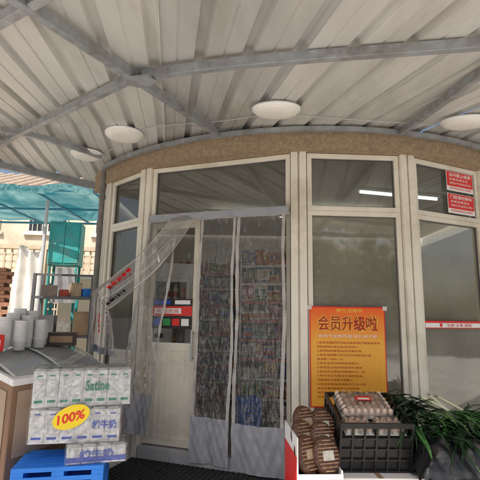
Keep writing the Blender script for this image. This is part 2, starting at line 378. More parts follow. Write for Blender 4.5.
def lift(u, v):
    k = 1 - v
    p0 = o1 + t1 * (.36 + .30 * u) + n1 * .08; p0.z = ZT0 + .03
    p1 = Vector((-.94 + .18 * u, 4.25, 1.98 - .19 * u))
    p2 = Vector((-1.41 + .17 * u, 4.22, 1.60 - .16 * u))
    p3 = Vector((-1.40 + .23 * u, 4.24, 1.04 - .05 * u))
    if k < .62:
        q = k / .62; p = p0 * (1 - q) ** 2 + p1 * 2 * q * (1 - q) + p2 * q * q
    else:
        q = (k - .62) / .38; p = p2.lerp(p3, q)
    return p + Vector((0, -1, 0)) * (.05 * math.sin(u * 13 + k * 3) + .02 * math.sin(u * 31 + k * 15) + .010 * math.sin(k * 47 + u * 9)) * min(1, k * 2)
def lmf(u, v):
    if v < .05: return 2
    if u < .07 or u > .94: return 1
    if .44 < v < .60 and .12 < u < .24: return 3 if (v * 30) % 1 < .7 else 0
    if .44 < v < .58 and .30 < u < .38: return 5 if (v * 34) % 1 < .6 else 0
    if .36 < v < .52 and .50 < u < .56: return 2 if (v * 50) % 1 < .65 else 0
    if .36 < v < .50 and .64 < u < .70: return 4 if (v * 60) % 1 < .6 else 0
    if .34 < v < .48 and .78 < u < .84: return 2 if (v * 50) % 1 < .5 else 0
    if .14 < v < .28 and .2 < u < .44: return 3 if (v * 28) % 1 < .5 else (4 if (u * 18) % 1 < .4 else 0)
    if .10 < v < .34 and .6 < u < .82: return 2 if (v * 30) % 1 < .5 else 0
    return 0
b = MB(); b.grid(lift, 60, 150, mf=lmf)
b.obj('curtain_panel', ['milky', 'curtedge', 'curtgrey', 'red', 'ink', 'softred'], cur, label='printed clear curtain strip pulled aside over the door edge')

# ------------------------------------------------------------------ posters and signs on windows
e, w, h = fsign(2, .085, .785, .615, 1.50, .03, 'poster', 'orange and yellow membership poster taped on shop window', 'poster', 'red')
patch(e, -w / 2 + .010, w / 2 - .010, .010, h - .010, 'orange', name='orange_field')
for (x0, x1, z0, z1) in ((-.31, .31, .045, .050), (-.31, .31, .585, .590), (-.31, -.305, .05, .585), (.305, .31, .05, .585)): patch(e, x0, x1, z0, z1, 'yellow', y=-.006, name='yellow_rule')
text(e, '会员升级啦', .57, .148, 'yellow', (0, -.0065, .735), bold=.045)
text(e, '会员升级啦', .55, .135, 'darkred', (0, -.0085, .735), bold=.012)
text(e, '鲜生活超市', .24, .036, 'yellow', (0.02, -.008, .85), bold=.01)
text(e, '会员卡全新升级 好礼送不停', .54, .03, 'paper', (0, -.008, .62))
ls = ['1.会员充值即可升级为会员用户享受会员价', '购物结账时请主动出示会员卡', '2.会员购物享受会员专属价格', '3.会员消费累计积分可兑换商品礼品', '每消费一元积一分', '4.每月会员日购物双倍积分', '5.会员生日当天到店有礼相送', '6.新会员注册即送精美好礼一份', '7.积分可以兑换店内指定商品', '兑换后积分清零不再累计', '8.活动详情请咨询店内工作人员', '本活动最终解释权归本店所有', '会员卡遗失请及时挂失补办', '欢迎新老顾客光临']
for k, s_ in enumerate(ls):
    ww = .029 * len(s_)
    text(e, s_, ww, .018, 'darkred', (-.285 + ww / 2, -.008, .56 - k * .036))
for x in (-w / 2, w / 2): patch(e, x - .02, x + .02, h - .03, h + .008, 'cloth', y=-.008, name='tape')
for k, (z0, z1) in enumerate(((2.715, 2.925), (2.475, 2.685))):
    e, w, h = fsign(3, .54, .93, z0, z1, .02, 'warning_sign', 'red and white notice stuck on upper shop window', 'sign', 'paper')
    patch(e, -w / 2 + .006, w / 2 - .006, .05, h - .006, 'red')
    text(e, '门前请勿停车' if k else '店内禁止吸烟', .32, .04, 'paper', (0, -.006, .172), bold=.015)
    text(e, '违者后果自负', .28, .028, 'paper', (-.02, -.006, .125)); text(e, '谢谢合作请相互转告', .32, .024, 'paper', (0, -.006, .083)); text(e, '祝您购物愉快生活美满', .32, .026, 'red', (0, -.006, .027))
for fi, s0, s1 in ((3, .13, .93), (4, .1, 1.0)):
    e, w, h = fsign(fi, s0, s1, 1.315, 1.385, .02, 'strip_sign', 'red and white strip sign stuck across shop window', 'sign', 'red')
    patch(e, -w / 2, w / 2, .008, .05, 'paper'); text(e, '生鲜 水果 蔬菜', .34, .028, 'red', (.05, -.007, .029))
    b = MB(); b.cyl((-.2, -.006, .03), (-.2, -.0075, .03), .018, n=20); b.obj('round_mark', ['red'], e)

# ------------------------------------------------------------------ canopy
YF = 1.32
def H(y): return 3.225 - .18 * max(0, 4 - y)
can = thing('canopy', 'corrugated metal canopy on galvanised tube frame over shop front', 'canopy')
ee = Vector((-.163, 1, 0)).normalized(); cc = Vector((ee.y, -ee.x, 0))
c = -6.0; idx = 0; pitch = .28
while c < 6.5:
    npitch = 3
    offs = []
    for k in range(npitch):
        offs += [(k * pitch, 0), (k * pitch + .098, 0), (k * pitch + .104, .007), (k * pitch + .116, .007), (k * pitch + .122, 0), (k * pitch + .208, 0), (k * pitch + .218, .042), (k * pitch + .264, .042)]
    offs.append((npitch * pitch + .012, 0.0))
    vs = []; rows = [0, .25, .5, .75, 1]
    lift_ = .011 * (idx % 2)
    for r in rows:
        for (o_, hz) in offs:
            cpos = cc * (c + o_)
            l0 = (YF - cpos.y) / ee.y
            le = (5.14 + .96 * (cpos.x + 3) - cpos.y) / (ee.y - .96 * ee.x); le = min(le, (6.4 - cpos.y) / ee.y); le = max(le, l0 + .05)
            l4 = (4 - cpos.y) / ee.y
            if le > l4: l = [l0, l0 + (l4 - l0) * .5, l4, l4 + (le - l4) * .5, le][rows.index(r)]
            else: l = l0 + (le - l0) * r
            p = cpos + ee * l
            sag = .007 * math.sin(p.y * 3.1 + idx * 1.7)
            vs.append((p.x, p.y, H(p.y) + hz + lift_ + .004 + sag))
    n = len(offs); fs = [(a * n + i, a * n + i + 1, (a + 1) * n + i + 1, (a + 1) * n + i) for a in range(4) for i in range(n - 1)]
    b = MB(); b.add(vs, fs); b.obj('roof_sheet', ['roof' if idx % 3 != 1 else 'roof2'], can)
    c += npitch * pitch; idx += 1
def ctube(pts, w=.045, h=.06, drop=.04, name='frame_tube'):
    b = MB(); b.sweep([(x, y, H(y) - drop) for x, y in pts], w, h)
    return b.obj(name, ['tube'], can, bevel=.003)
def smoothpts(pts, n=6):
    out = []
    for i in range(len(pts) - 1):
        p0 = pts[max(0, i - 1)]; p1 = pts[i]; p2 = pts[i + 1]; p3 = pts[min(len(pts) - 1, i + 2)]
        for k in range(n):
            t_ = k / n
            out.append(tuple(.5 * ((2 * p1[a]) + (-p0[a] + p2[a]) * t_ + (2 * p0[a] - 5 * p1[a] + 4 * p2[a] - p3[a]) * t_ ** 2 + (-p0[a] + 3 * p1[a] - 3 * p2[a] + p3[a]) * t_ ** 3) for a in (0, 1)))
    out.append(pts[-1]); return out
ctube(smoothpts([(-.65, 2.564), (-.1, 2.37), (.4, 2.24), (.9, 2.13), (1.4, 2.02), (2.0, 1.90), (2.8, 1.78)], 3))
ctube([(-.25, 3.98), (-.98, 1.73), (-1.11, 1.34)], w=.05, drop=.05)
ctube([(-.68, 2.56), (-2.3, 4.14), (-2.9, 4.7)])
ctube([(1.53, 3.88), (1.47, 2.41), (1.44, 1.34)], w=.045)
ctube(smoothpts([(-3.2, 3.9), (-2.4, 4.03), (-1.95, 4.32), (-1.62, 4.72)], 4))
ctube([(-3.9, 4.25), (-3.0, 5.11), (-2.0, 6.07), (-1.75, 6.31)], w=.05, h=.1, drop=.02)
ctube([(-2.6, 2.9), (-1.0, 1.75), (-.45, 1.36)], drop=.045)
ctube([(-4.5, 1.38), (4.5, 1.38)], drop=.05)
b = MB()
b.sweep([(CX + 3.36 * math.cos(a), CY + 3.36 * math.sin(a), 3.165) for a in angs[3:]], .04, .045)
b.obj('frame_tube', ['tube'], can, label='curved tube running along the shop wall')
for x, y in ((-4.4, 1.4), (4.4, 1.4), (-3.9, 4.15)):
    b = MB(); b.cyl((x, y, 0), (x, y, H(y) - .06), .04, n=16); b.cyl((x, y, 0), (x, y, .012), .1, n=16); b.obj('support_post', ['tube'], can)
b = MB(); zz = H(2.56) - .085
b.add([(-.74, 2.50, zz - .004), (-.58, 2.44, zz - .018), (-.56, 2.56, zz + .002), (-.66, 2.68, zz + .02), (-.76, 2.62, zz + .01)], [(0, 1, 2, 3, 4)]); b.obj('joint_plate', ['tube'], can, sol=.006)
for x, y, s_ in ((.28, 3.3, 1), (1.97, 3.55, 1), (-1.2, 4.14, .96), (-1.78, 4.72, .9)):
    e = thing('ceiling_lamp', 'round white flush lamp under metal canopy, switched off', 'lamp', (x, y, H(y) - .01), (math.atan(.18) if y < 4 else 0, 0, 0), group='round lamps under the canopy')
    e.scale = (s_, s_, s_)
    b = MB(); b.lathe([(0, -.066), (.06, -.065), (.12, -.06), (.165, -.048), (.183, -.034), (.187, -.02)], 40); b.obj('lamp_diffuser', ['lamp'], e)
    b = MB(); b.lathe([(.187, -.022), (.198, -.022), (.2, 0), (0, 0)], 40); b.obj('lamp_base', ['white'], e)
cb = thing('power_cable', 'thin grey cable clipped under metal canopy', 'cable')
b = MB(); pts = smoothpts([(1.97, 3.75), (1.2, 3.63), (.3, 3.5), (-.2, 3.72), (-.9, 3.98), (-1.2, 4.3), (-1.75, 4.9)], 5)
for (x0, y0), (x1, y1) in zip(pts, pts[1:]): b.cyl((x0, y0, H(y0) - .008), (x1, y1, H(y1) - .008), .004, n=6)
b.obj('cable_run', ['grey'], cb)

# ------------------------------------------------------------------ interior
def product(kind, c1, c2, c3):
    b = MB()
    if kind == 'bottle': b.lathe([(0, 0), (.033, .002), (.035, .02), (.035, .14), (.032, .16), (.020, .18), (.014, .19), (.013, .215)], 14, 0); b.lathe([(.0355, .05), (.0355, .12)], 14, 1); b.lathe([(.015, .212), (.015, .23), (0, .23)], 10, 2)
    if kind == 'box': b.box(-.036, .036, -.025, .025, 0, .17, 0); b.box(-.030, .010, -.0265, -.0255, .08, .14, 1); b.box(-.037, .037, -.0262, -.0252, .015, .035, 2); b.box(-.02, .03, -.0268, -.0256, .05, .068, 2)
    if kind == 'bag':
        def f(u, v): x = (u - .5) * .11; return (x * (1 - .12 * math.sin(v * math.pi)) + .004 * math.sin(v * 13), -.03 * math.sin(u * math.pi) * math.sin(v * math.pi) ** .6, .17 * v)
        def g(u, v): p = f(u, v); return (p[0], -p[1], p[2])
        def ff(u, v):
            if (u - .45) ** 2 * 1.6 + (v - .58) ** 2 < .045: return 1
            if .12 < v < .24 or v > .93: return 2
            return 0
        b.grid(f, 12, 14, mf=ff); b.grid(g, 6, 6)
    if kind == 'jar': b.lathe([(0, 0), (.038, .003), (.040, .02), (.040, .1), (.034, .115), (.034, .12)], 14, 0); b.lathe([(.0405, .03), (.0405, .085)], 14, 1); b.lathe([(.037, .115), (.037, .135), (0, .135)], 14, 2)
    return b.mesh('product_' + kind, [c1, c2, c3])
for n_, c_ in (('pr', (.42, .07, .05)), ('pg', (.12, .25, .09)), ('pb', (.09, .14, .32)), ('py', (.55, .40, .12)), ('po', (.52, .22, .08)), ('pw', (.66, .63, .55)), ('pp', (.42, .18, .22)), ('pk', (.12, .08, .06)), ('pt', (.14, .28, .26)), ('pc', (.48, .36, .23))):
    M[n_] = mat('product_colour_' + n_, c_, .35, var=.25, scale=22)
names = {'bottle': ('drink_bottle', 'bottle'), 'box': ('grocery_box', 'box'), 'bag': ('snack_bag', 'snack bag'), 'jar': ('food_jar', 'jar')}
cols = ['pr', 'pr', 'pg', 'pb', 'py', 'po', 'pw', 'pp', 'pk', 'pt', 'pc', 'pw']
cname = {'pr': 'red', 'pg': 'green', 'pb': 'blue', 'py': 'yellow', 'po': 'orange', 'pw': 'white', 'pp': 'pink', 'pk': 'dark', 'pt': 'teal', 'pc': 'tan'}
pm = []
for k in names:
    for c1 in cols:
        oth = [x for x in cols if x != c1] + ['pw', 'pw']
        pm.append((k, c1, product(k, c1, R.choice(oth), R.choice(oth))))
count = [0]
def rack(x, y, rz, length, tiers, ztop, dens, label, kinds, backm='pw', fill=True):
    e = thing('shelf_rack', label, 'shelf', (x, y, .121), (0, 0, rz))
    b = MB(); b.box(-length / 2, length / 2, .17, .19, 0, ztop); b.obj('back_panel', [backm], e)
    for sx in (-length / 2 - .02, length / 2): b = MB(); b.box(sx, sx + .02, -.16, .19, 0, ztop); b.obj('side_upright', ['grey'], e)
    ca, sa = math.cos(rz), math.sin(rz)
    for j in range(tiers):
        z = .1 + j * (ztop - .25) / (tiers - 1)
        b = MB(); b.box(-length / 2, length / 2, -.16, .17, z - .02, z); b.obj('shelf_board', ['pw'], e)
        b = MB(); b.box(-length / 2, length / 2, -.166, -.161, z - .025, z + .006); b.obj('price_rail', [R.choice(['pr', 'pw', 'pc'])], e)
        if not fill: continue
        px = -length / 2 + .04
        while px < length / 2 - .03:
            run = R.choice([1, 2, 2, 3]); k, c1, me = R.choice([q for q in pm if q[0] in kinds])
            for r in range(run):
                if px > length / 2 - .03: break
                ly = -.10 + R.uniform(-.02, .02)
                ob = bpy.data.objects.new(names[k][0], me); COL.objects.link(ob); count[0] += 1
                ob.location = (x + ca * px - sa * ly, y + sa * px + ca * ly, .121 + z); ob.rotation_euler = (R.uniform(-.06, .04) if k == 'bag' else 0, 0, rz + R.uniform(-.2, .2))
                sc = R.uniform(.9, 1.2); ob.scale = (sc, sc, sc)
                tag(ob, '%s %s standing on a shop shelf' % (cname[c1], names[k][1]), names[k][1], 'goods on the shop shelves')
                px += dens * (.85 if k == 'jar' else 1) * R.uniform(.85, 1.1)
    return e
rack(.42, 5.45, -.25, .72, 9, 2.05, .088, 'tall grocery rack with packets beside shop door aisle', ('bag', 'box', 'bag', 'jar'))
rack(-.45, 6.7, 0, 1.3, 9, 2.05, .095, 'grocery rack standing deeper inside the shop', ('box', 'bottle', 'bag', 'bag'))
e = rack(1.25, 4.75, math.pi + .03, 1.1, 4, 1.5, .2, 'empty beige rack back turned to the shop window', ('bag',), 'pc', fill=False)
e = rack(2.35, 5.02, .42 + math.pi, 1.15, 4, 2.0, .2, 'empty beige rack back turned to the shop window', ('bag',), 'pc', fill=False)
fr = thing('drinks_fridge', 'upright glass-door drinks fridge inside the shop', 'fridge', (-1.05, 5.9, .121), (0, 0, .15))
b = MB(); b.box(-.4, .4, .28, .32, 0, 1.95); b.box(-.4, -.36, -.28, .28, 0, 1.95); b.box(.36, .4, -.28, .28, 0, 1.95); b.box(-.36, .36, -.28, .28, 0, .25); b.box(-.36, .36, -.28, .28, 1.75, 1.95); b.obj('fridge_cabinet', ['white'], fr, bevel=.006)
b = MB(); b.box(-.35, .35, -.291, -.283, 1.78, 1.92); b.obj('header_panel', ['paper'], fr)
for j in range(4): b = MB(); b.box(-.355, .355, -.25, .27, .5 + j * .32 - .02, .5 + j * .32); b.obj('fridge_shelf', ['grey'], fr)
b = MB(); b.box(-.36, -.32, -.305, -.282, .25, 1.75); b.box(.32, .36, -.305, -.282, .25, 1.75); b.box(-.32, .32, -.305, -.282, .25, .3); b.box(-.32, .32, -.305, -.282, 1.7, 1.75); b.obj('fridge_door', ['white'], fr)
ca, sa = math.cos(.15), math.sin(.15)
bm_ = [q for q in pm if q[0] == 'bottle']
for j in range(4):
    for i in range(7):
        k, c1, me = bm_[(i // 2 + j * 3) % len(bm_)]; px = -.29 + i * .095; ly = -.18
        ob = bpy.data.objects.new('drink_bottle', me); COL.objects.link(ob); ob.location = (-1.05 + ca * px - sa * ly, 5.9 + sa * px + ca * ly, .122 + .5 + j * .32)
        tag(ob, '%s drink bottle standing inside the shop fridge' % cname[c1], 'bottle', 'goods on the shop shelves')
for k in range(3):
    e = thing('shopping_basket', 'blue plastic shopping basket stacked on shop floor', 'basket', (.12, 4.98, .122 + k * .1), (0, 0, .3 + .02 * k), group='blue shopping baskets')
    b = MB(); W_, D2 = .12, .1
    for (sx, sy) in ((0, -1), (0, 1), (1, 0), (-1, 0)):
        for q in range(4):
            z0 = .01 + q * .05; f = .85 + .15 * z0 / .2; th = .006
            if sx == 0: b.box(-W_ * f, W_ * f, sy * D2 * f - th, sy * D2 * f + th, z0, z0 + .03)
            else: b.box(sx * W_ * f - th, sx * W_ * f + th, -D2 * f + th, D2 * f - th, z0, z0 + .03)
    b.box(-W_ * .85, W_ * .85, -D2 * .85, D2 * .85, 0, .008)
    for sx in (-1, 1):
        for sy in (-1, 1): b.add([(sx * W_ * .86, sy * D2 * .86, 0), (sx * W_ * .86 - sx * .02, sy * D2 * .86, 0), (sx * W_, sy * D2, .2), (sx * W_ - sx * .02, sy * D2, .2)], [(0, 1, 3, 2)])
    b.obj('basket_body', ['bluepl'], e)
for x, y, z, rz, tm in ((2.1, 5.5, 3.05, .25, 'tube_on'), (.1, 6.75, 3.04, 0, 'tube_fill'), (1.6, 6.4, 3.05, 0, 'tube_fill')):  # the stronger tubes are added, hidden behind the transom to light the goods
    e = thing('fluorescent_or_fill_lamp', 'lit tube lamp on the shop ceiling', 'lamp', (x, y, z), (0, 0, rz), group='tube lamps on the shop ceiling')
    b = MB(); b.box(-.6, .6, -.04, .04, -.03, 0); b.obj('lamp_housing', ['white'], e)
    b = MB(); b.cyl((-.58, 0, -.05), (.58, 0, -.05), .015, n=10); b.obj('lamp_tube', [tm], e)
e = thing('display_board', 'white board leaning behind the narrow shop window', 'board', (-1.05, 5.05, .121), (-.1, 0, -.75))
b = MB(); b.box(-.3, .3, 0, .02, 0, 1.35); b.obj('board_face', ['paper'], e, bevel=.003)
for k in range(6): patch(e, -.22, .22 - .05 * (k % 3), 1.2 - k * .13 - .05, 1.2 - k * .13, ['pr', 'pk', 'pt', 'pk', 'pr', 'pb'][k], y=-.006)

e = thing('drain_pipe', 'weathered grey drain pipe running down the shop corner', 'pipe', (-1.72, 5.17, 0))
b = MB(); b.cyl((0, 0, 0), (0, 0, 3.15), .034, n=16)
for z in (.4, 1.6, 2.8): b.cyl((0, 0, z), (0, 0, z + .04), .042, n=16)
b.obj('pipe_body', ['pipe'], e)

e = thing('door_mat', 'black ribbed rubber mat on the ground at shop door', 'mat', (-.42, 3.86, .004), (0, 0, math.atan2(t1.y, t1.x)))
b = MB(); b.box(-.8, .8, -.42, .42, 0, .008)
for k in range(32): x = -.79 + k * .05; b.box(x, x + .02, -.42, .42, .008, .016)
for k in range(16): y = -.41 + k * .054; b.box(-.8, .8, y, y + .014, .008, .0145)
b.obj('mat_body', ['rubber'], e)

# ------------------------------------------------------------------ chest freezer
A = Vector((-1.65, 3.3)); ang = math.atan2(.925, .38)
fz = thing('chest_freezer', 'brown chest freezer with sliding glass lids beside shop door', 'freezer', (A.x, A.y, 0.02), (0, 0, ang))
L_, D_ = 1.05, .65
b = MB()
b.add([(0, 0, .06), (L_, 0, .06), (L_, D_, .06), (0, D_, .06), (0, 0, .84), (L_, 0, .84), (L_, D_, 1.02), (0, D_, 1.02)],
      [(0, 3, 2, 1), (0, 1, 5, 4), (1, 2, 6, 5), (2, 3, 7, 6), (3, 0, 4, 7)])
b.obj('freezer_body', ['wood'], fz, bevel=.01)
b = MB(); b.box(.05, L_ - .05, -.006, -.001, .33, .80); b.obj('front_panel', ['taupe'], fz, bevel=.002)
b = MB(); b.add([(-.006, .05, .12), (-.006, D_ - .05, .12), (-.006, D_ - .05, .95), (-.006, .05, .80)], [(0, 3, 2, 1)]); b.obj('side_panel', ['taupe'], fz, sol=.003)
b = MB(); b.box(.02, L_ - .02, .02, D_ - .02, -.02, .06); b.obj('freezer_plinth', ['dgrey'], fz)
b = MB()
def rim(x0, x1, y0, y1, zf, zb, th):
    zz = lambda y: zf + (zb - zf) * y / D_
    b.add([(x0, y0, zz(y0)), (x1, y0, zz(y0)), (x1, y1, zz(y1)), (x0, y1, zz(y1)), (x0, y0, zz(y0) + th), (x1, y0, zz(y0) + th), (x1, y1, zz(y1) + th), (x0, y1, zz(y1) + th)], [(0, 3, 2, 1), (4, 5, 6, 7), (0, 1, 5, 4), (1, 2, 6, 5), (2, 3, 7, 6), (3, 0, 4, 7)])
rim(-.01, L_ + .01, -.01, .04, .842, 1.022, .05); rim(-.01, L_ + .01, D_ - .04, D_ + .01, .842, 1.022, .06); rim(-.01, .03, .04, D_ - .04, .842, 1.022, .052); rim(L_ - .03, L_ + .01, .04, D_ - .04, .842, 1.022, .052)
b.obj('freezer_rim', ['silver'], fz, bevel=.006)
DOM = .035
def lidz(ly): return .898 + .175 * (ly - .04) / (D_ - .08) + DOM * math.sin((ly - .04) / (D_ - .08) * math.pi)
for k, (x0, x1, dz) in enumerate(((.03, .56, .0), (.5, 1.02, .012))):
    b = MB(); b.grid(lambda u, v: (x0 + (x1 - x0) * u, .04 + (D_ - .08) * v, lidz(.04 + (D_ - .08) * v) + dz), 2, 12); g = b.obj('sliding_lid', ['lidglass'], fz)
    b = MB()
    for xx in (x0, x1 - .03):
        b.grid(lambda u, v: (xx + .03 * u, .04 + (D_ - .08) * v, lidz(.04 + (D_ - .08) * v) + dz + .005), 1, 12)
    b.obj('lid_frame', ['silver'], g)
b = MB(); b.add([(.03, .04, .82), (L_ - .03, .04, .82), (L_ - .03, D_ - .04, .96), (.03, D_ - .04, .96)], [(0, 1, 2, 3)]); b.obj('freezer_well', ['white'], fz)
b = MB(); b.box(.08, .30, -.004, 0, .12, .3)
for k in range(6): b.box(.09, .29, -.009, -.004, .135 + k * .027, .147 + k * .027)
b.obj('vent_grille', ['dgrey'], fz)
def onfz(lx, ly):
    p = Matrix.Rotation(ang, 2) @ Vector((lx, ly)); return A + p
for k, (lx, ly, n_) in enumerate(((.60, .42, 12), (.49, .46, 14), (.60, .54, 16), (.40, .52, 15), (.37, .40, 12), (.50, .58, 17), (.27, .47, 13), (.70, .50, 9))):
    p = onfz(lx, ly); e = thing('plastic_tub', 'stack of white plastic cups standing on freezer lid', 'tub', (p.x, p.y, lidz(ly) + .04), (R.uniform(-.03, .03), R.uniform(-.03, .03), 0), group='white tubs on the freezer')
    b = MB()
    for j in range(n_):
        z = j * .015; b.lathe([(0, z), (.045, z), (.052, z + .075), (.056, z + .077), (.056, z + .083), (.052, z + .083)], 24)
    b.lathe([(.052, z + .081), (0, z + .079)], 24)
    b.obj('tub_stack', ['white'], e)
p = onfz(.90, .45); e = thing('carton', 'dark brown cardboard carton standing on freezer', 'box', (p.x, p.y, lidz(.45) + .04), (0, 0, .35))
b = MB(); b.box(-.14, .14, -.1, .1, 0, .12); b.obj('carton_body', ['darkcard'], e, bevel=.004)
b = MB(); b.box(-.14, .14, -.025, .025, .1202, .1212); b.box(-.1, .1, -.1015, -.1005, .03, .09); b.obj('carton_tape', ['card'], e)
p = onfz(.10, .42); e = thing('carton', 'small red carton standing on freezer lid', 'box', (p.x, p.y, lidz(.42) + .04), (0, 0, .9))
b = MB(); b.box(-.09, .09, -.06, .06, 0, .13); b.obj('carton_body', ['red'], e, bevel=.004)
b = MB(); b.box(-.06, .06, -.0615, -.0605, .03, .09); b.obj('carton_print', ['paper'], e)

# ------------------------------------------------------------------ milk stack
def milkpack(x, y, z, rz, body, band, label, big, small, bigm='paper', smallm='blue', cols_=6, W=.60, D=.28, Hh=.235, ovm=None, bandh=.0, marks=None, tilt=0.0, ox=-.06, bw=.23, bh=.085):
    e = thing('milk_pack', label, 'milk pack', (x, y, z), (0, tilt, rz), group='milk packs stacked by the freezer')
    cw = W / cols_; me = None
    for i in range(cols_):
        for j in range(3):
            if me is None:
                b = MB(); b.box(-cw / 2 + .0008, cw / 2 - .0008, -D / 6 + .0008, D / 6 - .0008, 0, Hh - .01)
                b.box(-cw / 2 + .012, cw / 2 - .012, -.012, .012, Hh - .01, Hh)
                if marks: b.box(-cw * .32, cw * .32, -D / 6 - .0006, -D / 6 + .0007, Hh * .12, Hh * .19, 1); b.box(-cw * .2, cw * .2, -D / 6 - .0006, -D / 6 + .0007, Hh * .82, Hh * .86, 1)
                ob = b.obj('milk_carton', [body, marks or body], e, bevel=.009); me = ob.data
            else:
                ob2 = ob.copy(); COL.objects.link(ob2); ob2.parent = e; ob = ob2
            ob.location = (-W / 2 + cw * (i + .5), -D / 3 + D / 3 * j, 0); ob.rotation_euler = (R.uniform(-.012, .012), R.uniform(-.012, .012), 0)
    if bandh:
        b = MB(); b.box(-W / 2 - .001, W / 2 + .001, -D / 2 - .0022, D / 2 + .0012, .012, bandh); b.obj('printed_band', [band], e)
    oz = .0
    if ovm:
        oz = .05
        n = 36; vs = [(math.cos(2 * math.pi * k / n) * .125 + ox, -D / 2 - .014, Hh * .55 + oz + .08 * math.sin(2 * math.pi * k / n) + .125 * .25 * math.cos(2 * math.pi * k / n)) for k in range(n)]
        b = MB(); b.add(vs, [tuple(range(n))]); b.obj('oval_mark', [ovm], e)
    yo = -.016 if ovm else -.007
    xa = (1, 0, .25) if ovm else (1, 0, 0)
    text(e, big, bw, bh, bigm, (ox, -D / 2 + yo, Hh * .55 + oz), xa=xa, bold=.025)
    if small: text(e, small, .17, .065, smallm, (.20, -D / 2 - .007, Hh * .52), bold=.02)
    text(e, big, .18, .07, bigm, (W / 2 + .006, 0, Hh * .55), xa=(0, 1, 0), bold=.02)
    b = MB(); g = .010
    def bul(u, v): return .012 * math.sin(u * math.pi) * math.sin(v * math.pi)
    b.grid(lambda u, v: (-W / 2 - g + (W + 2 * g) * u, -D / 2 - g - .002 * math.sin(u * 40 + v * 5), (Hh + g) * v), 40, 5)
    b.grid(lambda u, v: (W / 2 + g + bul(u, v), -D / 2 - g + (D + 2 * g) * u, (Hh + g) * v), 8, 6)
    b.grid(lambda u, v: (-W / 2 - g + (W + 2 * g) * u, -D / 2 - g + (D + 2 * g) * v, Hh + g + bul(u, v) * (1 if Hh > .25 else .3)), 16, 8)
    b.obj('wrap_film', ['milkfilm'], e)
    return e
def crate_geo(W, D, Hh, m, parent, nslat=4, ncol=7):
    b = MB(); t = .012
    b.box(-W / 2, W / 2, -D / 2, D / 2, 0, t); b.obj('crate_base', [m], parent)
    for nm, (ax, sgn) in {'a': (0, -1), 'b': (0, 1), 'c': (1, -1), 'd': (1, 1)}.items():
        b = MB(); Ln = W if ax == 0 else D; off = (D if ax == 0 else W) / 2 - t / 2
        if ax == 1: Ln -= 2 * t + .002
        def bx(a0, a1, z0, z1, th=t):
            c0, c1 = sgn * off - th / 2, sgn * off + th / 2
            if ax == 0: b.box(a0, a1, c0, c1, z0, z1)
            else: b.box(c0, c1, a0, a1, z0, z1)
        bx(-Ln / 2, Ln / 2, Hh - .035, Hh, t * 1.35); bx(-Ln / 2, Ln / 2, t + .001, .035)
        hs = (Hh - .07) / nslat
        for k in range(1, nslat): bx(-Ln / 2, Ln / 2, .035 + hs * k - .006, .035 + hs * k + .006)
        for k in range(ncol + 1):
            a = -Ln / 2 + (Ln - .014) * k / ncol; bx(a, a + .014, .035, Hh - .035, t * 1.1)
        b.obj('crate_side', [m], parent)
# two flat blue plastic pallets, the stack leans on them
for k, (z, x) in enumerate(((0, -1.24), (.12, -1.25), (.24, -1.26))):
    e = thing('plastic_pallet', 'flat blue plastic pallet under the milk packs', 'pallet', (x, 3.38, z), (0, 0, .2), group='blue pallets under the milk')
    b = MB()
    for q in range(6): b.box(-.3, .3, -.21 + q * .074, -.21 + q * .074 + .05, .09, .118)
    for q in range(3):
        xx = -.3 + q * .26; b.box(xx, xx + .08, -.21, .21, 0, .0898)
    b.box(-.3, .3, -.212, -.2102, .03, .06); b.obj('pallet_body', ['bluepl'], e, bevel=.004)
milkpack(-1.03, 3.395, .36, .30, 'paper', 'blue', 'white milk pack with blue band on blue pallets', '纯牛奶', '', 'blue', 'blue', W=.40, cols_=4, Hh=.12, bandh=.045, ox=0, bh=.055)
milkpack(-1.19, 3.42, .485, .20, 'paper', 'blue', 'white milk pack with gold oval mark in the stack', '100%', '纯牛奶', 'red', 'blue', W=.62, ovm='gold', marks='blue', ox=-.03, bw=.19, bh=.065)
milkpack(-1.18, 3.45, .73, .32, 'paper', 'pw', 'white milk pack with green lettering on top of stack', 'Satine', '', 'tealprint', 'tealprint', W=.68, Hh=.26, cols_=8, marks='tealprint', ox=.10, bw=.17, bh=.075)

# ------------------------------------------------------------------ right-hand goods
e = thing('carton', 'red and white cardboard carton under the black crate', 'box', (.98, 3.42, 0), (0, 0, .03))
b = MB(); b.box(-.36, .36, -.27, .27, 0, .33); b.obj('carton_body', ['paper'], e, bevel=.004)
b = MB(); b.box(-.34, .34, -.2725, -.2705, .06, .31); b.obj('printed_band', ['red'], e)
b = MB(); b.box(-.02, .02, -.27, .27, .3305, .3315); b.obj('tape', ['card'], e)
TX = math.radians(15); CP = (.97, 3.50, .375)
CT = (TX, 0, .03)
cr_ = thing('plastic_crate', 'black plastic mesh crate full of wrapped eggs on carton', 'crate', CP, CT)
crate_geo(.52, .50, .38, 'black', cr_, 4, 6)
b = MB(); b.box(-.245, .245, -.235, .235, .013, .28); b.obj('crate_liner', ['black'], cr_)
RM = Matrix.Translation(CP) @ (Matrix.Rotation(.03, 4, 'Z') @ Matrix.Rotation(TX, 4, 'X'))
eggm = MB(); eggm.lathe([(0.0001, -.028), (.012, -.026), (.019, -.016), (.0215, -.002), (.019, .014), (.013, .025), (.006, .0305), (.0001, .032)], 16)
EM = eggm.mesh('egg', ['egg'])
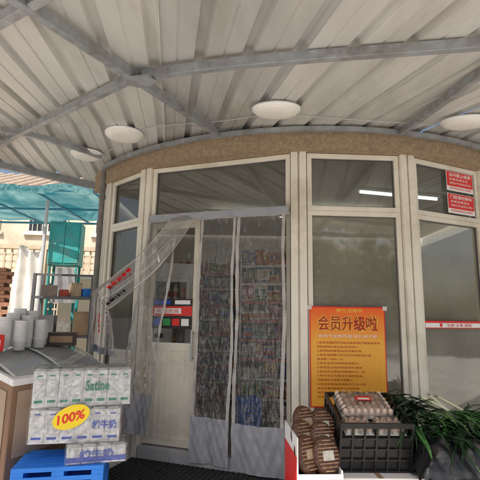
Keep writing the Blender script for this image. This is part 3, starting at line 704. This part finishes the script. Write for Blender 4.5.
def eggpack(lx, ly, lz, rz, tilt=0, nx=5, ny=3, lab=None):
    p = RM @ Vector((lx, ly, lz)); w2 = nx * .048 + .012; d2 = ny * .05 + .01
    e = thing('egg_pack', 'film-wrapped clear tray of pale brown eggs on black crate', 'eggs', p, (CT[0] + tilt, 0, rz), group='egg packs in the crate')
    b = MB(); b.grid(lambda u, v: ((u - .5) * w2, (v - .5) * d2, .012 + .008 * math.cos(u * nx * 2 * math.pi) * math.cos(v * ny * 2 * math.pi)), 32, 24); b.box(-w2 / 2, w2 / 2, -d2 / 2, d2 / 2, 0, .004); b.obj('egg_tray', ['eggtray'], e)
    for i in range(nx):
        for j in range(ny):
            o = bpy.data.objects.new('egg', EM); COL.objects.link(o); o.parent = e; o.location = ((i - (nx - 1) / 2) * .048, (j - (ny - 1) / 2) * .05, .036); o.rotation_euler = (R.uniform(-.3, .3), R.uniform(-.3, .3), 0)
    b = MB(); b.grid(lambda u, v: ((u - .5) * (w2 + .008), (v - .5) * (d2 + .008), .004 + .07 * (min(1, 7 * min(u, 1 - u)) * min(1, 7 * min(v, 1 - v))) ** .5 + .002 * math.sin(u * 20 + v * 14)), 24, 18); b.obj('cling_film', ['wrap'], e)
    if lab:
        b = MB(); b.box(-.06, .06, -.03, .03, .0775, .0785); b.obj('egg_label', [lab], e)
        b = MB(); b.box(-.045, .045, -.018, .004, .0787, .0795); b.obj('label_patch', ['paper'], e)
eggpack(-.115, -.15, .285, .05, nx=4); eggpack(.115, -.15, .285, .02, nx=4)
eggpack(0, .09, .33, .04, .08, nx=8, ny=6, lab='red')
e = thing('carton', 'open red and white carton holding dark striped packs', 'box', (.53, 3.24, 0), (0, 0, .06))
t_ = .008
b = MB(); b.box(-.15, .15, -.25, .25, 0, t_); b.box(-.15, .15, -.25, -.25 + t_, t_, .40); b.box(-.15, .15, .25 - t_, .25, t_, .6); b.box(-.15, -.15 + t_, -.25 + t_, .25 - t_, t_, .62); b.box(.15 - t_, .15, -.25 + t_, .25 - t_, t_, .42); b.obj('box_walls', ['paper'], e)
b = MB(); b.box(-.13, .13, -.2525, -.2505, .06, .37); b.obj('printed_band', ['red'], e)
b = MB(); b.box(-.1525, -.1505, -.23, .23, .1, .5); b.obj('printed_band', ['red'], e)
b = MB(); b.box(-.14, .14, -.24, .24, .01, .34); b.obj('inner_packing', ['darkcard'], e)
for k, (x, y, z, tx, tz) in enumerate(((.475, 3.09, .49, 1.2, .6), (.60, 3.09, .485, 1.25, .3), (.47, 3.21, .56, 1.15, .55), (.60, 3.22, .55, 1.2, .3), (.50, 3.34, .63, 1.15, .5), (.63, 3.36, .61, 1.2, .25))):
    e = thing('snack_bundle', 'dark brown striped round pack with label standing in open carton', 'dried food', (x, y, z), (tx, 0, tz), group='round packs in the carton'); e.scale = (.88, 1.15, .9)
    b = MB(); b.lathe([(0, -.04), (.08, -.04), (.104, -.026), (.112, 0), (.104, .026), (.08, .04), (0, .044)], 30); b.obj('bundle_body', ['brown'], e)
    b = MB()
    for q in range(9):
        xx = -.08 + q * .02; hl = math.sqrt(max(0, .088 ** 2 - xx ** 2)); b.box(-hl, hl, xx - .003, xx + .003, .040, .0455)
    b.obj('bundle_stripes', ['stripe'], e)
    b = MB(); b.box(-.045, .045, -.026, .026, .0465, .0475); b.obj('bundle_label', ['pw' if k % 2 else 'pc'], e)
# vegetables
ZV = .50
e = thing('plastic_crate', 'tall black crate stacked with leeks and greens', 'crate', (1.62, 3.3, .0), (0, 0, -.05)); crate_geo(.62, .48, ZV, 'black', e, 6, 8)
b = MB(); b.box(-.29, .29, -.22, .22, .013, ZV - .06); b.obj('crate_liner', ['black'], e)
e = thing('plastic_bag', 'crumpled black plastic bag spread under the leeks', 'bag', (1.62, 3.3, ZV))
def bag(u, v):
    x = (u - .5) * .8; y = (v - .5) * .62; r = max(abs(u - .5), abs(v - .5)) * 2
    return (x, y, .08 * (1 - r ** 3) - .16 * max(0, r - .78) * 4 + .022 * math.sin(u * 23 + 3 * math.sin(v * 9)) + .018 * math.sin(v * 31 + 4 * u) + .012 * math.sin(u * 51 + v * 37))
b = MB(); b.grid(bag, 60, 50); b.obj('bag_film', ['bag'], e)
def leek(x, y, z, rz, pitch_, ln, k, m='leekg'):
    e = thing('leek', 'leek with pale stalk and long green leaves on black bag', 'leek', (x, y, z), (0, pitch_, rz), group='leeks on the crate')
    b = MB(); b.lathe([(.003, -.01), (.012, 0), (.0115, .05), (.0105, ln * .40), (.015, ln * .5)], 12, T=Matrix.Rotation(math.pi / 2, 4, 'Y')); b.obj('leek_stalk', ['leekw'], e)
    b = MB(); rr = random.Random(k)
    for q in range(8):
        a = (q - 3.5) * .08 + rr.uniform(-.06, .06); L2 = ln * rr.uniform(.6, 1.1); up = rr.uniform(-.01, .09); w = .011
        def f(u, v):
            d = v * L2; ww = w * (1 - v * .85) * (1 + .4 * math.sin(v * 3)); s = (u - .5) * 2 * ww
            return (ln * .44 + d * math.cos(a), d * math.sin(a) + s, up * math.sin(v * 2.6) + abs(u - .5) * .014 - .03 * v * v + q * .002)
        b.grid(f, 4, 14)
    for q in range(12):
        a = rr.uniform(0, 6.28); b.cyl((0, 0, 0), (-.03 - rr.uniform(0, .02), .012 * math.cos(a), .012 * math.sin(a)), .0012, .0004, n=4, cap=False)
    b.obj('leek_leaves', [m], e)
for k, (x, y, z, rz, ln, pt) in enumerate(((1.40, 3.54, .25, -1.0, .50, .44), (1.47, 3.58, .27, -.82, .54, .40), (1.55, 3.60, .26, -1.02, .46, .38), (1.62, 3.62, .28, -.85, .50, .36), (1.44, 3.50, .30, -.66, .54, .38), (1.52, 3.54, .30, -1.12, .44, .46))):
    leek(x, y, ZV + z, rz, pt, ln, k)
def blades(x, y, z, n, seed, ln, lab, m, az_):
    e = thing('leafy_greens', lab, 'vegetable', (x, y, z), group='greens on the crate'); rr = random.Random(seed)
    b = MB()
    for q in range(n):
        a = az_ + rr.gauss(0, .8); L2 = ln * rr.uniform(.4, 1.3); el = rr.uniform(-.3, .9); w = rr.uniform(.006, .02)
        ca_, sa_ = math.cos(a), math.sin(a); ph = rr.uniform(0, 6); ox, oy = rr.gauss(0, .06), rr.gauss(0, .045); oz = rr.uniform(0, .08)
        def f(u, v):
            s = (u - .5) * 2 * w * math.sin(math.pi * min(1, .15 + v * .85)) + .014 * math.sin(v * 5 + ph); d = L2 * v
            zz = d * math.sin(el) - .5 * d * d / ln + abs(u - .5) * .010 + .004 * math.sin(v * 14 + ph)
            return (ox + d * ca_ - s * sa_, oy + d * sa_ + s * ca_, oz + zz + .02)
        b.grid(f, 2, 10)
    b.obj('leaf_bunch', [m], e)
for k, (x, y, z, n, rd, az_) in enumerate(((1.25, 3.64, .19, 40, .25, -1.0), (1.31, 3.50, .15, 46, .26, -1.2), (1.30, 3.34, .09, 42, .24, -1.4), (1.42, 3.32, .10, 42, .25, -1.1), (1.46, 3.16, .05, 36, .20, -1.2), (1.62, 3.24, .07, 36, .25, -.8), (1.74, 3.40, .12, 36, .25, -.8))):
    blades(x, y, ZV + z, n, 40 + k, rd, 'messy bunch of long dark green leaves lying on black bag', 'leekg' if k in (3,) else 'dgreen', az_)

# ------------------------------------------------------------------ setting
def sheet(name, x0, x1, y0, y1, z, m):
    b = MB(); b.add([(x0, y0, z), (x1, y0, z), (x1, y1, z), (x0, y1, z)], [(0, 1, 2, 3)]); o = b.obj(name, [m]); o["kind"] = "structure"; return o
sheet('ground', -150, 150, -150, 150, -.13, 'asph')
b = MB(); b.box(-14, 16, -11, 22, -.129, 0); o = b.obj('pavement', ['conc']); o["kind"] = "structure"
b = MB()
for k in range(28): b.box(-14 + k * 1.08, -14 + k * 1.08 + 1.07, -11.16, -11.002, -.129, .01)
o = b.obj('kerb', ['cream2']); o["kind"] = "structure"
def building(name, label, x, y, rz, W, D, Hh, rows, colsn, m, roofm='tile', fr='alu'):
    e = thing(name, label, 'building', (x, y, -.1), (0, 0, rz))
    b = MB(); b.box(-W / 2, W / 2, 0, D, 0, Hh); b.obj('wall', [m], e)
    b = MB(); b.box(-W / 2 - .3, W / 2 + .3, -.3, D + .3, Hh, Hh + .22)
    for q in range(int(W / .4)): b.cyl((-W / 2 - .2 + q * .4, -.45, Hh + .14), (-W / 2 - .2 + q * .4, D / 2, Hh + 1.6), .13, n=8)
    b.add([(-W / 2 - .3, -.4, Hh + .16), (W / 2 + .3, -.4, Hh + .16), (W / 2 + .3, D / 2, Hh + 1.6), (-W / 2 - .3, D / 2, Hh + 1.6)], [(0, 1, 2, 3)])
    b.obj('roof', [roofm], e)
    src = None
    for r in range(rows):
        for c_ in range(colsn):
            xx = -W / 2 + W * (c_ + .5) / colsn; zz = 1.1 + r * 3
            if src is None:
                b = MB(); b.box(-.65, .65, -.04, -.001, 0, .06); b.box(-.65, .65, -.04, -.001, 1.34, 1.4); b.box(-.65, -.59, -.04, -.001, .06, 1.34); b.box(.59, .65, -.04, -.001, .06, 1.34); b.box(-.025, .025, -.04, -.001, .06, 1.34)
                b.box(-.75, .75, -.12, -.001, -.08, -.002)
                for q in range(9): b.box(-.62 + q * .155 - .008, -.62 + q * .155 + .008, -.10, -.085, 0, 1.4)
                src = b.obj('window', [fr], e); g = MB(); g.box(-.59, .59, -.02, -.002, .06, 1.34); sg = g.obj('glass_pane', ['win'], src); w_ = src
            else:
                w_ = src.copy(); COL.objects.link(w_); q = sg.copy(); COL.objects.link(q); q.parent = w_
            w_.location = (xx, 0, zz)
    return e
building('apartment_building', 'cream apartment block with rows of windows across the yard', -7.5, 14, .1, 13, 6, 5.35, 2, 6, 'cream')
building('apartment_building', 'pale apartment block on the opposite side of the street', 4, -26, math.pi, 26, 8, 6.4, 2, 9, 'cream2')
fe = thing('fence', 'tan lattice boundary fence standing in the sunlit yard', 'fence', (-6.2, 10.2, 0), (0, 0, .12))
b = MB(); b.box(-3, 3, -.08, .08, 0, .9); b.obj('fence_base', ['cream'], fe)
b = MB(); b.box(-3, 3, -.09, .09, 2.9, 3.0)
for k in range(5): b.box(-3 + k * 1.47, -2.88 + k * 1.47, -.09, .09, .9, 2.9)
b.obj('fence_frame', ['fence'], fe)
b = MB()
for k in range(36): b.box(-2.95 + k * .166, -2.91 + k * .166, -.03, .0, .9, 2.9)
for k in range(12): b.box(-3, 3, 0.001, .03, .98 + k * .16, 1.02 + k * .16)
b.obj('lattice', ['fence'], fe)
aw = thing('awning', 'teal tarpaulin awning on blue tube frame beside the shop', 'awning', (-3.9, 7.2, 0))
def awz(v): return 3.26 + .02 * v
b = MB(); b.grid(lambda u, v: (-2.4 + 4.1 * u, -1.0 + 2.5 * v, awz(v) + .02 * math.sin(u * 30) + .03 * math.sin(v * 6 + u * 9)), 60, 12); b.obj('awning_cloth', ['tarp'], aw)
b = MB(); b.grid(lambda u, v: (-2.4 + 4.1 * u, -1.03 - .01 * math.sin(u * 60), awz(0) + .02 * math.sin(u * 30) - .10 * v * (1 + .25 * math.sin(u * 47))), 90, 3); b.obj('awning_valance', ['tarp'], aw)
b = MB()
for x in (-2.4, -1.3, -.2, .8, 1.68): b.cyl((x, -1.02, 3.20), (x, 1.52, 3.22), .02, n=8)
for v in (0, .5, 1): b.cyl((-2.4, -1.0 + 2.5 * v, awz(v) - .06), (1.7, -1.0 + 2.5 * v, awz(v) - .06), .022, n=8)
b.obj('awning_frame', ['bluetube'], aw)
for x, y, h_ in ((-2.35, -.9, 3.14), (.85, -.6, 3.14), (1.66, 1.4, 3.14), (-2.3, 1.4, 3.14)):
    b = MB(); b.cyl((x, y, 0), (x, y, h_), .028, n=10); b.obj('awning_post', ['grey'], aw)
e = thing('metal_cabinet', 'teal metal cabinet on legs standing under the awning', 'cabinet', (-2.85, 7.0, 0), (0, 0, .2))
b = MB(); b.box(-.24, .24, -.2, .2, 2.15, 2.85)
for x in (-.22, .18):
    for y in (-.18, .14): b.box(x, x + .04, y, y + .04, 0, 2.15)
b.obj('cabinet_body', ['teal'], e, bevel=.006)
b = MB(); b.box(-.22, -.004, -.215, -.201, 2.18, 2.82); b.box(.004, .22, -.215, -.201, 2.18, 2.82); b.obj('cabinet_door', ['teal'], e, bevel=.004)
e = thing('hanging_cloth', 'white cloth hung on the awning post', 'cloth', (-3.35, 6.8, 1.2))
b = MB(); b.grid(lambda u, v: ((u - .5) * (.42 + .14 * (1 - v)), .05 * math.sin(u * 16 + v * 2) + .02 * math.sin(v * 9 + u * 5), 1.2 * v + .05 * math.sin(u * 7) * v), 32, 16); b.obj('cloth_sheet', ['cloth'], e)
e = thing('hanging_cloth', 'grey work apron hung beside the storage rack', 'cloth', (-2.75, 6.75, 1.55))
b = MB(); b.grid(lambda u, v: ((u - .5) * (.30 + .10 * (1 - v)), .04 * math.sin(u * 13 + v * 3), .55 * v), 24, 10); b.obj('cloth_sheet', ['greycloth'], e)
e = thing('storage_rack', 'open metal storage rack with boxes under the awning', 'rack', (-2.55, 6.4, 0), (0, 0, .15))
b = MB()
for x in (-.4, .4):
    for y in (-.2, .2): b.box(x - .02, x + .02, y - .02, y + .02, 0, 1.95)
b.box(-.4, .4, -.2, -.19, 1.92, 1.95)
b.obj('rack_frame', ['dgrey'], e)
for z in (.5, 1.05, 1.6): b = MB(); b.box(-.42, .42, -.22, .22, z, z + .03); b.obj('rack_shelf', ['dgrey'], e)
for k, (x, z, m_, h_, ww) in enumerate(((-.2, .531, 'card', .3, .15), (.18, .531, 'pt', .24, .15), (-.24, 1.081, 'greycloth', .28, .12), (.02, 1.081, 'pw', .2, .09), (.24, 1.081, 'card', .34, .11), (-.24, 1.631, 'darkcard', .16, .11), (-.04, 1.631, 'pr', .1, .06), (.12, 1.631, 'pc', .2, .07), (.29, 1.631, 'bluepl', .12, .08))):
    q = thing('storage_box', 'worn box standing on metal storage rack', 'box', (-2.55 + x, 6.4 + x * .15, z), (0, 0, .15 + .05 * k), group='boxes on the storage rack')
    b = MB(); b.box(-ww, ww, -.15, .15, 0, h_); b.obj('box_body', [m_], q, bevel=.004); b = MB(); b.box(-.02, .02, -.15, .15, h_ + .0005, h_ + .0015); b.obj('box_tape', ['pc'], q)
e = thing('yard_wall', 'tan rendered wall behind the stall clutter', 'wall', (-2.6, 9.2, 0), (0, 0, .05)); b = MB(); b.box(-1.2, .9, 0, .15, 0, 2.1); b.obj('wall_body', ['cream'], e); b = MB(); b.box(-1.25, .95, -.04, .19, 2.1, 2.16); b.obj('wall_coping', ['cream2'], e)
e = thing('brick_stack', 'stack of red bricks beside the yard fence', 'bricks', (-4.6, 7.4, 0), (0, 0, .1))
b = MB()
for r in range(33):
    for c_ in range(5):
        x = -.6 + c_ * .245 + (.12 if r % 2 else 0) + R.uniform(-.02, .02); b.box(x + R.uniform(0, .008), x + .22, -.12 + R.uniform(0, .03), .12, r * .065, r * .065 + .06)
b.obj('brick_courses', ['brick'], e)
def tree(x, y, h_, rad, seed, n=1500, lab='leafy street tree with dense crown'):
    e = thing('tree', lab, 'tree', (x, y, -.1)); rr = random.Random(seed)
    b = MB(); b.cyl((0, 0, 0), (.05, .02, h_ * .5), .16, .1, n=10); tips = []
    for k in range(9):
        a = k * 2.4; z0 = h_ * (.35 + .03 * k); q = Vector((math.cos(a) * rad * .65, math.sin(a) * rad * .65, z0 + h_ * rr.uniform(.12, .35))); b.cyl((.05, .02, z0), q, .06, .02, n=7); tips.append(q)
    b.cyl((.05, .02, h_ * .5), (0, 0, h_ * .85), .1, .03, n=8); b.obj('trunk', ['bark'], e); tips.append(Vector((0, 0, h_ * .85)))
    b = MB(); cl = [(t_ + Vector((rr.gauss(0, .4), rr.gauss(0, .4), rr.gauss(0, .3))), rr.uniform(.5, 1.0) * rad * .42) for t_ in tips for _ in range(3)]
    for k in range(n):
        c0, r0 = rr.choice(cl); d = Vector((rr.gauss(0, 1), rr.gauss(0, 1), rr.gauss(0, 1))).normalized() * r0 * rr.random() ** .4
        p = c0 + d; s_ = rr.uniform(.08, .18); u = Vector((rr.gauss(0, 1), rr.gauss(0, 1), rr.gauss(0, 1))).normalized(); w = u.orthogonal().normalized()
        b.add([p - u * s_, p + w * s_ * .5, p + u * s_, p - w * s_ * .5], [(0, 1, 2, 3)], 0 if rr.random() < .55 else 1)
    b.obj('crown', ['leafa', 'leafb'], e)
tree(-7, -13, 5, 2.3, 1, 1800); tree(1.5, -14, 5, 2.4, 2, 1800); tree(5.5, -12, 5.5, 2.5, 6, 2000); tree(9, -10, 5, 2.3, 3, 1800); tree(13, -5, 5, 2.3, 5, 1800)

# ------------------------------------------------------------------ light & camera
w = bpy.data.worlds.new("World"); scene.world = w; w.use_nodes = True
nt = w.node_tree; sk = nt.nodes.new("ShaderNodeTexSky"); sk.sky_type = 'NISHITA'; sk.sun_disc = False
el, az = math.radians(52), math.radians(200)
sk.sun_elevation = el; sk.sun_rotation = az; sk.dust_density = 4.0
nt.links.new(sk.outputs[0], nt.nodes["Background"].inputs[0]); nt.nodes["Background"].inputs[1].default_value = .15
sd = bpy.data.lights.new('sun', 'SUN'); sd.energy = 5; sd.angle = math.radians(.5); sd.color = (1, .95, .87)
so = bpy.data.objects.new('sun', sd); COL.objects.link(so)
dirn = Vector((math.sin(az) * math.cos(el), math.cos(az) * math.cos(el), math.sin(el)))
so.rotation_euler = dirn.to_track_quat('Z', 'Y').to_euler(); so.location = (0, 0, 12)
cd = bpy.data.cameras.new('camera'); cd.sensor_width = 36; cd.lens = 430 / 480 * 36; cd.clip_end = 500; cd.clip_start = .05
co = bpy.data.objects.new('camera', cd); COL.objects.link(co)
co.matrix_world = Matrix.Translation((0, 0, 1.4)) @ Matrix.Rotation(math.radians(100), 4, 'X') @ Matrix.Rotation(math.radians(1.0), 4, 'Z')
scene.camera = co
scene.view_settings.view_transform = 'Standard'; scene.view_settings.look = 'None'; scene.view_settings.exposure = 0
print('products', count[0])
